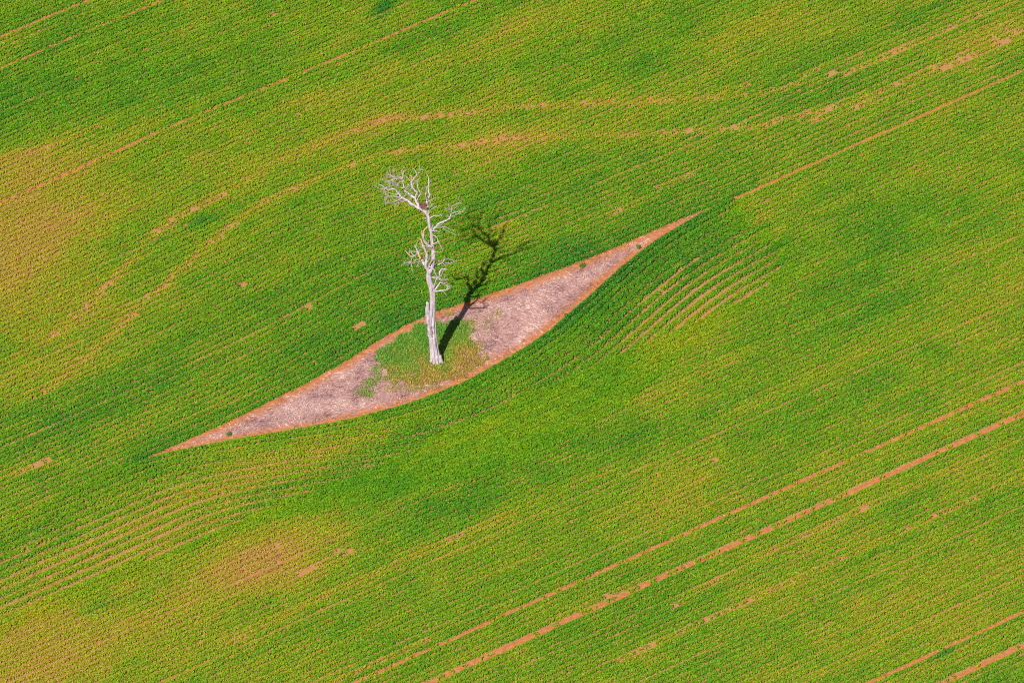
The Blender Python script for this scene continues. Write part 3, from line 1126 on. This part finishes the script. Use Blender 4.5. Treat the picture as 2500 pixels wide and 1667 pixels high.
# right limb with its fan of twigs
limb([(1053, 566), (1057, 559.5), (1067, 551), (1070, 546), (1084, 540.7), (1094, 536), (1098, 533), (1100.5, 524.4), (1101.6, 519)], 6, 4, 2.3, 1.0,
     [([(1101, 521), (1112.5, 518), (1121, 517), (1127.6, 517), (1135, 509)], 4, 8, 1.0, .35, 12),
      ([(1101.6, 520), (1102.7, 511), (1103, 504), (1112.5, 498.4), (1122, 494), (1120, 485)], 4, 12, 1.0, .35, 13),
      ([(1101.6, 520), (1095, 516), (1091, 512)], 2, -6, .8, .3, 6),
      ([(1102, 516), (1098, 510), (1096, 503)], 4, -2, .8, .3, 6),
      ([(1102, 513), (1110, 509), (1116, 504)], 4, 14, .8, .3, 7),
      ([(1101, 522), (1110, 521), (1119, 522)], 2, -8, .8, .3, 6),
      ([(1100, 528), (1106, 528), (1112, 525)], 2, -4, .8, .3, 5),
      ([(1099, 530), (1094, 528), (1091, 526)], 2, 6, .6, .3, 3),
      ([(1069, 551), (1077, 549), (1083, 544)], 4, -2, .9, .4, 1),
      ([(1062, 556), (1070.5, 556), (1081, 556), (1086.6, 562), (1099, 567.5), (1113, 574)], 3, -10, .9, .4, 3),
      ([(1078, 556), (1085.5, 553), (1095, 558), (1102.7, 562), (1111, 562)], -2, -10, .7, .35, 2)],
     2, (4, 9))
limb([(1054, 566), (1054.5, 558), (1056, 551), (1058, 548)], 3, -2, 1.2, .6, (), 0)
limb([(1054, 564.5), (1066, 564), (1074, 566)], 4, -4, .9, .4, (), 1, (4, 8))
limb([(1055, 574), (1058, 574.5), (1066, 579), (1070.5, 589), (1076, 600), (1081, 610)], 4, -14, 1.1, .45,
     [([(1065, 578), (1070, 577), (1077, 575)], -2, -6, .8, .4, 1), ([(1079, 606), (1082, 610), (1081, 613)], -12, -14, .6, .3, 1)], 1, (4, 8))
limb([(1057, 597), (1062, 594), (1069, 589)], 4, -6, 1.5, .9, (), 0)
limb([(1060, 615), (1066, 616), (1070, 614)], 4, -2, .8, .4, (), 1, (3, 6))
# left, upper broken limb
limb([(1054, 604), (1050, 601), (1042, 595), (1036, 588), (1034, 579), (1032, 573)], 5, -6, 3.0, 2.2,
     [([(1034, 578), (1039, 575), (1045, 572.5), (1050, 572)], -4, 4, .6, .4, 0), ([(1044, 596), (1047, 591), (1046, 587)], 2, -2, 1.0, .5, 0)],
     0, broken=([(1034, 579), (1031, 570), (1030, 563.5)], -5, -7, 2.2, .9))
limb([(1034, 572), (1034, 565), (1038, 559), (1042, 556), (1043.5, 552)], -5, 4, 1.6, .8, (), 0, mat=M_HEART)
# left, main fork
limb([(1049, 668), (1044, 657), (1038.5, 648), (1039.5, 641), (1041.5, 630), (1042, 624), (1040.7, 617), (1035, 606.6), (1032, 597)], 2, 4, 4.3, 1.9,
     [([(1042, 618), (1044, 614), (1045, 608)], 2, -2, 1.4, .8, 0),
      ([(1044, 613), (1049, 608), (1050, 606)], 1, 4, .7, .4, 0),
      ([(1034, 601), (1028, 602), (1021, 603.5)], 3, -6, .8, .35, 1),
      ([(1034, 600), (1041, 601.5), (1049, 605)], 3, -4, .8, .4, 1),
      ([(1031, 600), (1026, 596), (1020, 595)], 3, 10, .6, .3, 1),
      ([(1040, 637), (1036, 631), (1033, 627)], 4, -4, .8, .4, 2),
      ([(1047, 655), (1049, 645), (1053, 638), (1054, 632)], -2, -6, 2.2, .8, 3),
      ([(1044, 640), (1047, 634), (1049, 626)], 0, -8, 1.0, .4, 3)],
     2, (4, 9), broken=([(1033, 600), (1030, 591), (1028, 586), (1020, 581)], 4, 6, 1.9, .5))
limb([(1041, 650), (1036, 645), (1032, 640), (1028, 632), (1024.6, 622.7), (1021, 616), (1014, 602), (1011, 598)], 2, 30, 3.4, .6,
     [([(1016, 604), (1017, 596), (1019, 589), (1024, 586)], 22, 16, .9, .35, 1),
      ([(1021, 616), (1012, 614.5), (1005, 613)], 16, 30, .9, .35, 4),
      ([(1022, 613), (1029, 610), (1033, 607.5)], 14, 6, .7, .35, 1),
      ([(1028, 632), (1020, 633), (1012, 635)], 10, 2, 1.2, .4, 3),
      ([(1026, 636), (1018, 640), (1010, 641)], 8, 4, .9, .4, 3),
      ([(1030, 637), (1022, 641), (1017, 651)], 6, -2, .8, .35, 3),
      ([(1025, 622), (1030, 619), (1034, 618)], 12, 6, 1.0, .5, 0, M_HEART)],
     2, (4, 9), broken=([(1027, 631), (1023, 624), (1020, 618)], 7, 11, 2.8, 2.0))
limb([(1023, 617), (1019, 617), (1015, 623), (1008.5, 626), (1003, 625.5)], 14, 48, 2.3, 1.6,
     [([(1000, 619.5), (1000, 614), (1000, 607)], 54, 58, .8, .4, 1),
      ([(1007.5, 626), (1004, 636), (1005, 647), (1006, 655), (1007.4, 664)], 44, 36, 1.1, .35, 5),
      ([(1005, 642), (996, 642), (986, 643)], 40, 34, .8, .3, 4),
      ([(1005, 640), (999, 639), (991, 638)], 40, 48, .7, .3, 3),
      ([(1012, 624), (1005, 619), (1004, 613)], 36, 44, .7, .35, 2)],
     0, broken=([(1005, 626), (1001, 624.5), (996, 619), (989, 612)], 47, 66, 1.7, .4))
# right side of the lower trunk
limb([(1055, 656), (1058, 652.5), (1066, 648), (1074, 644.5), (1082, 642), (1094, 643), (1107, 643), (1112, 645)], 8, 55, 2.1, .4,
     [([(1081, 642), (1082, 637.6), (1086.6, 631), (1085.5, 627)], 28, 36, 1.1, .5, 1),
      ([(1086.6, 631), (1093, 632), (1102.7, 634), (1116.5, 638.5)], 36, 44, .8, .35, 2),
      ([(1087, 631), (1080, 635), (1069, 638)], 34, 20, .7, .35, 1),
      ([(1082, 643), (1086, 647), (1089, 648)], 30, 26, .8, .4, 1),
      ([(1100, 643), (1106, 641), (1108, 640)], 44, 50, .6, .3, 1)], 2, (4, 8))
limb([(1047, 653), (1051, 652), (1059, 657), (1062.5, 667), (1068, 676.6), (1077, 682), (1092, 682)], -4, -22, 1.1, .4,
     [([(1085, 682), (1087, 676), (1085, 672)], -18, -22, .6, .3, 2)], 3, (4, 9))
limb([(1052, 678), (1060, 677.5), (1070, 677.5), (1073.5, 675), (1072, 666), (1077, 658.5), (1084, 656), (1090, 656.5)], 4, 26, 2.1, 1.2,
     [([(1073, 675), (1078, 672), (1081, 663), (1086, 659)], 14, 4, 1.0, .5, 1), ([(1072, 668), (1069, 662), (1066, 661)], 18, 10, .9, .4, 0)], 0)
limb([(1058, 706), (1060, 699), (1062.5, 690), (1066, 680)], 0, -10, 1.9, 1.2, (), 0)
limb([(1059, 710), (1063.6, 703), (1070.5, 695), (1074, 689), (1074, 680)], 0, 14, 2.7, 1.7,
     [([(1074, 690), (1083, 692.7), (1092, 697), (1099, 703)], 8, -10, 1.0, .4, 4),
      ([(1085, 693), (1087, 685), (1086, 675)], -2, -6, .7, .3, 3),
      ([(1089, 695), (1093, 702), (1090, 706)], -4, -14, .8, .35, 3),
      ([(1083, 692), (1090, 691), (1099, 695)], -2, -10, .7, .35, 2),
      ([(1086, 690), (1091, 684), (1094, 682)], -2, 8, .7, .35, 2)],
     0, (4, 9))
limb([(1058, 712), (1064, 711.5), (1076, 708.8), (1084, 708.8), (1091, 707), (1098, 704)], -2, -28, 1.9, .9,
     [([(1080, 710), (1085, 714), (1089, 719)], -14, -18, .7, .35, 1),
      ([(1090, 707), (1094, 700), (1098, 698)], -24, -20, .9, .4, 2)], 1, (4, 7))

# ------------------------------------------------------------------ stick nest in the crown fork
npos = tp(1032, 503, 13)
nest = Wood()
nr = random.Random(9)
Rn = 0.36
for i in range(260):
    a = nr.uniform(0, 2 * math.pi)
    h = nr.uniform(-0.18, 0.24)
    rr = Rn * (0.55 + 0.5 * (h + 0.18) / 0.42) * nr.uniform(0.72, 1.05)
    tdir = a + math.pi / 2 + nr.gauss(0, 0.45)
    L = nr.uniform(0.16, 0.42)
    c = Vector((math.cos(a) * rr, math.sin(a) * rr, h))
    dv = Vector((math.cos(tdir), math.sin(tdir), nr.gauss(0, 0.3))).normalized() * L / 2
    bend = Vector((-math.cos(a), -math.sin(a), 0)) * 0.06
    nest.tube([c - dv + bend, c, c + dv + bend], [.010, .014, .009], 5, .1, i)
for i in range(90):                               # bottom of the bowl
    a = nr.uniform(0, math.pi)
    c = Vector((nr.gauss(0, .13), nr.gauss(0, .13), -0.12 + nr.uniform(-.06, .05)))
    dv = Vector((math.cos(a), math.sin(a), nr.gauss(0, .12))) * nr.uniform(.1, .2)
    nest.tube([c - dv, c, c + dv], [.009, .013, .009], 5, .1, 1000 + i)
no = nest.build('bird_nest', M_NEST, None, False)
no.location = Vector((BX, BY, 0)) + npos
tag(no, 'large brown stick nest wedged in the crown fork of the dead tree', 'nest')

# ------------------------------------------------------------------ weeds on the strip
WEEDS = [(559, 1060, .24, .36, 'small round dark green weed on the straw near the left tip of the bare strip'),
         (1421, 650, .27, .45, 'largest green weed on the bare strip, close to its upper edge right of the tree'),
         (1382, 771, .18, .36, 'thin green weed close to the lower edge of the bare strip right of the tree'),
         (1558, 604, .22, .36, 'dull olive weed on the orange soil near the right tip of the bare strip')]
for wi, (wx, wy, rad, hh, lab) in enumerate(WEEDS):
    x, y = ground(np.array(float(wx)), np.array(float(wy + 4)))
    n = 240
    a = RNG.uniform(0, 6.283, n)
    zz = np.abs(RNG.beta(1.6, 1.2, n)) * hh
    r = rad * np.sqrt(RNG.random(n)) * (0.55 + 0.6 * np.sin(np.clip(zz / hh, 0, 1) * 2.6))
    C = np.stack([np.cos(a) * r, np.sin(a) * r, zz + .04], 1)
    N = C / (np.linalg.norm(C, axis=1)[:, None] + 1e-6) + RNG.normal(0, .5, (n, 3)) + np.array([0, 0, .5])
    N /= np.linalg.norm(N, axis=1)[:, None]
    A = np.cross(N, RNG.normal(0, 1, (n, 3)))
    A /= np.linalg.norm(A, axis=1)[:, None]
    Bv = np.cross(N, A)
    sz = RNG.uniform(.035, .07, n)[:, None]
    o = quads_mesh('weed', np.stack([C - A * sz, C - Bv * sz * .6, C + A * sz, C + Bv * sz * .6], 1), M_WEED,
                   {'vigor_tone': RNG.random(n) * (0.5 if wi == 3 else 1), 'rnd': RNG.random(n)})
    o.location = (float(x), float(y), 0.02)
    # stems hold the leaves up
    w = Wood()
    for q in range(6):
        an = q * 1.05
        w.tube([Vector((0, 0, -.02)), Vector((math.cos(an) * rad * .3, math.sin(an) * rad * .3, hh * .5)),
                Vector((math.cos(an) * rad * .6, math.sin(an) * rad * .6, hh * .9))], [.012, .009, .006], 5, .1, q)
    w.build('stem', M_WEED, o)
    tag(o, lab, 'weed', 'weeds growing on the bare strip')

# ------------------------------------------------------------------ fallen branches
FALLEN = [([(1105, 764), (1113, 764.5), (1121, 761)], 1.0, 'pale fallen stick on orange soil at the upper edge, right of the trunk'),
          ([(1030, 780), (1035, 778), (1041, 775)], 1.1, 'short pale stick half hidden left of the trunk at the upper edge'),
          ([(932, 832), (942, 828), (953, 822)], .9, 'pale stick lying on bare soil left of the grass patch'),
          ([(1076, 866), (1081, 871), (1086, 876)], .6, 'thin pale stick in the shadow beside the foot of the trunk')]
for pts, r, lab in FALLEN:
    x, y = ground(np.array([p[0] for p in pts], float), np.array([p[1] for p in pts], float))
    cx, cy = float(x.mean()), float(y.mean())
    w = Wood()
    P = [Vector((float(a) - cx, float(b) - cy, 0.10 + (0.05 if i == 1 else 0))) for i, (a, b) in enumerate(zip(x, y))]
    C, Rr = catmull(P, [r / PPM, r / PPM * .9, r / PPM * .5], .1)
    w.tube(C, Rr, 6, .2, 3)
    q = C[len(C) // 2]
    w.tube([q, q + Vector((.12, .1, .05)), q + Vector((.26, .13, .06))], [.018, .014, .008], 5, .1, 4)
    o = w.build('fallen_branch', M_TWIG, None)
    o.location = (cx, cy, 0)
    tag(o, lab, 'branch', 'fallen sticks on the bare strip')
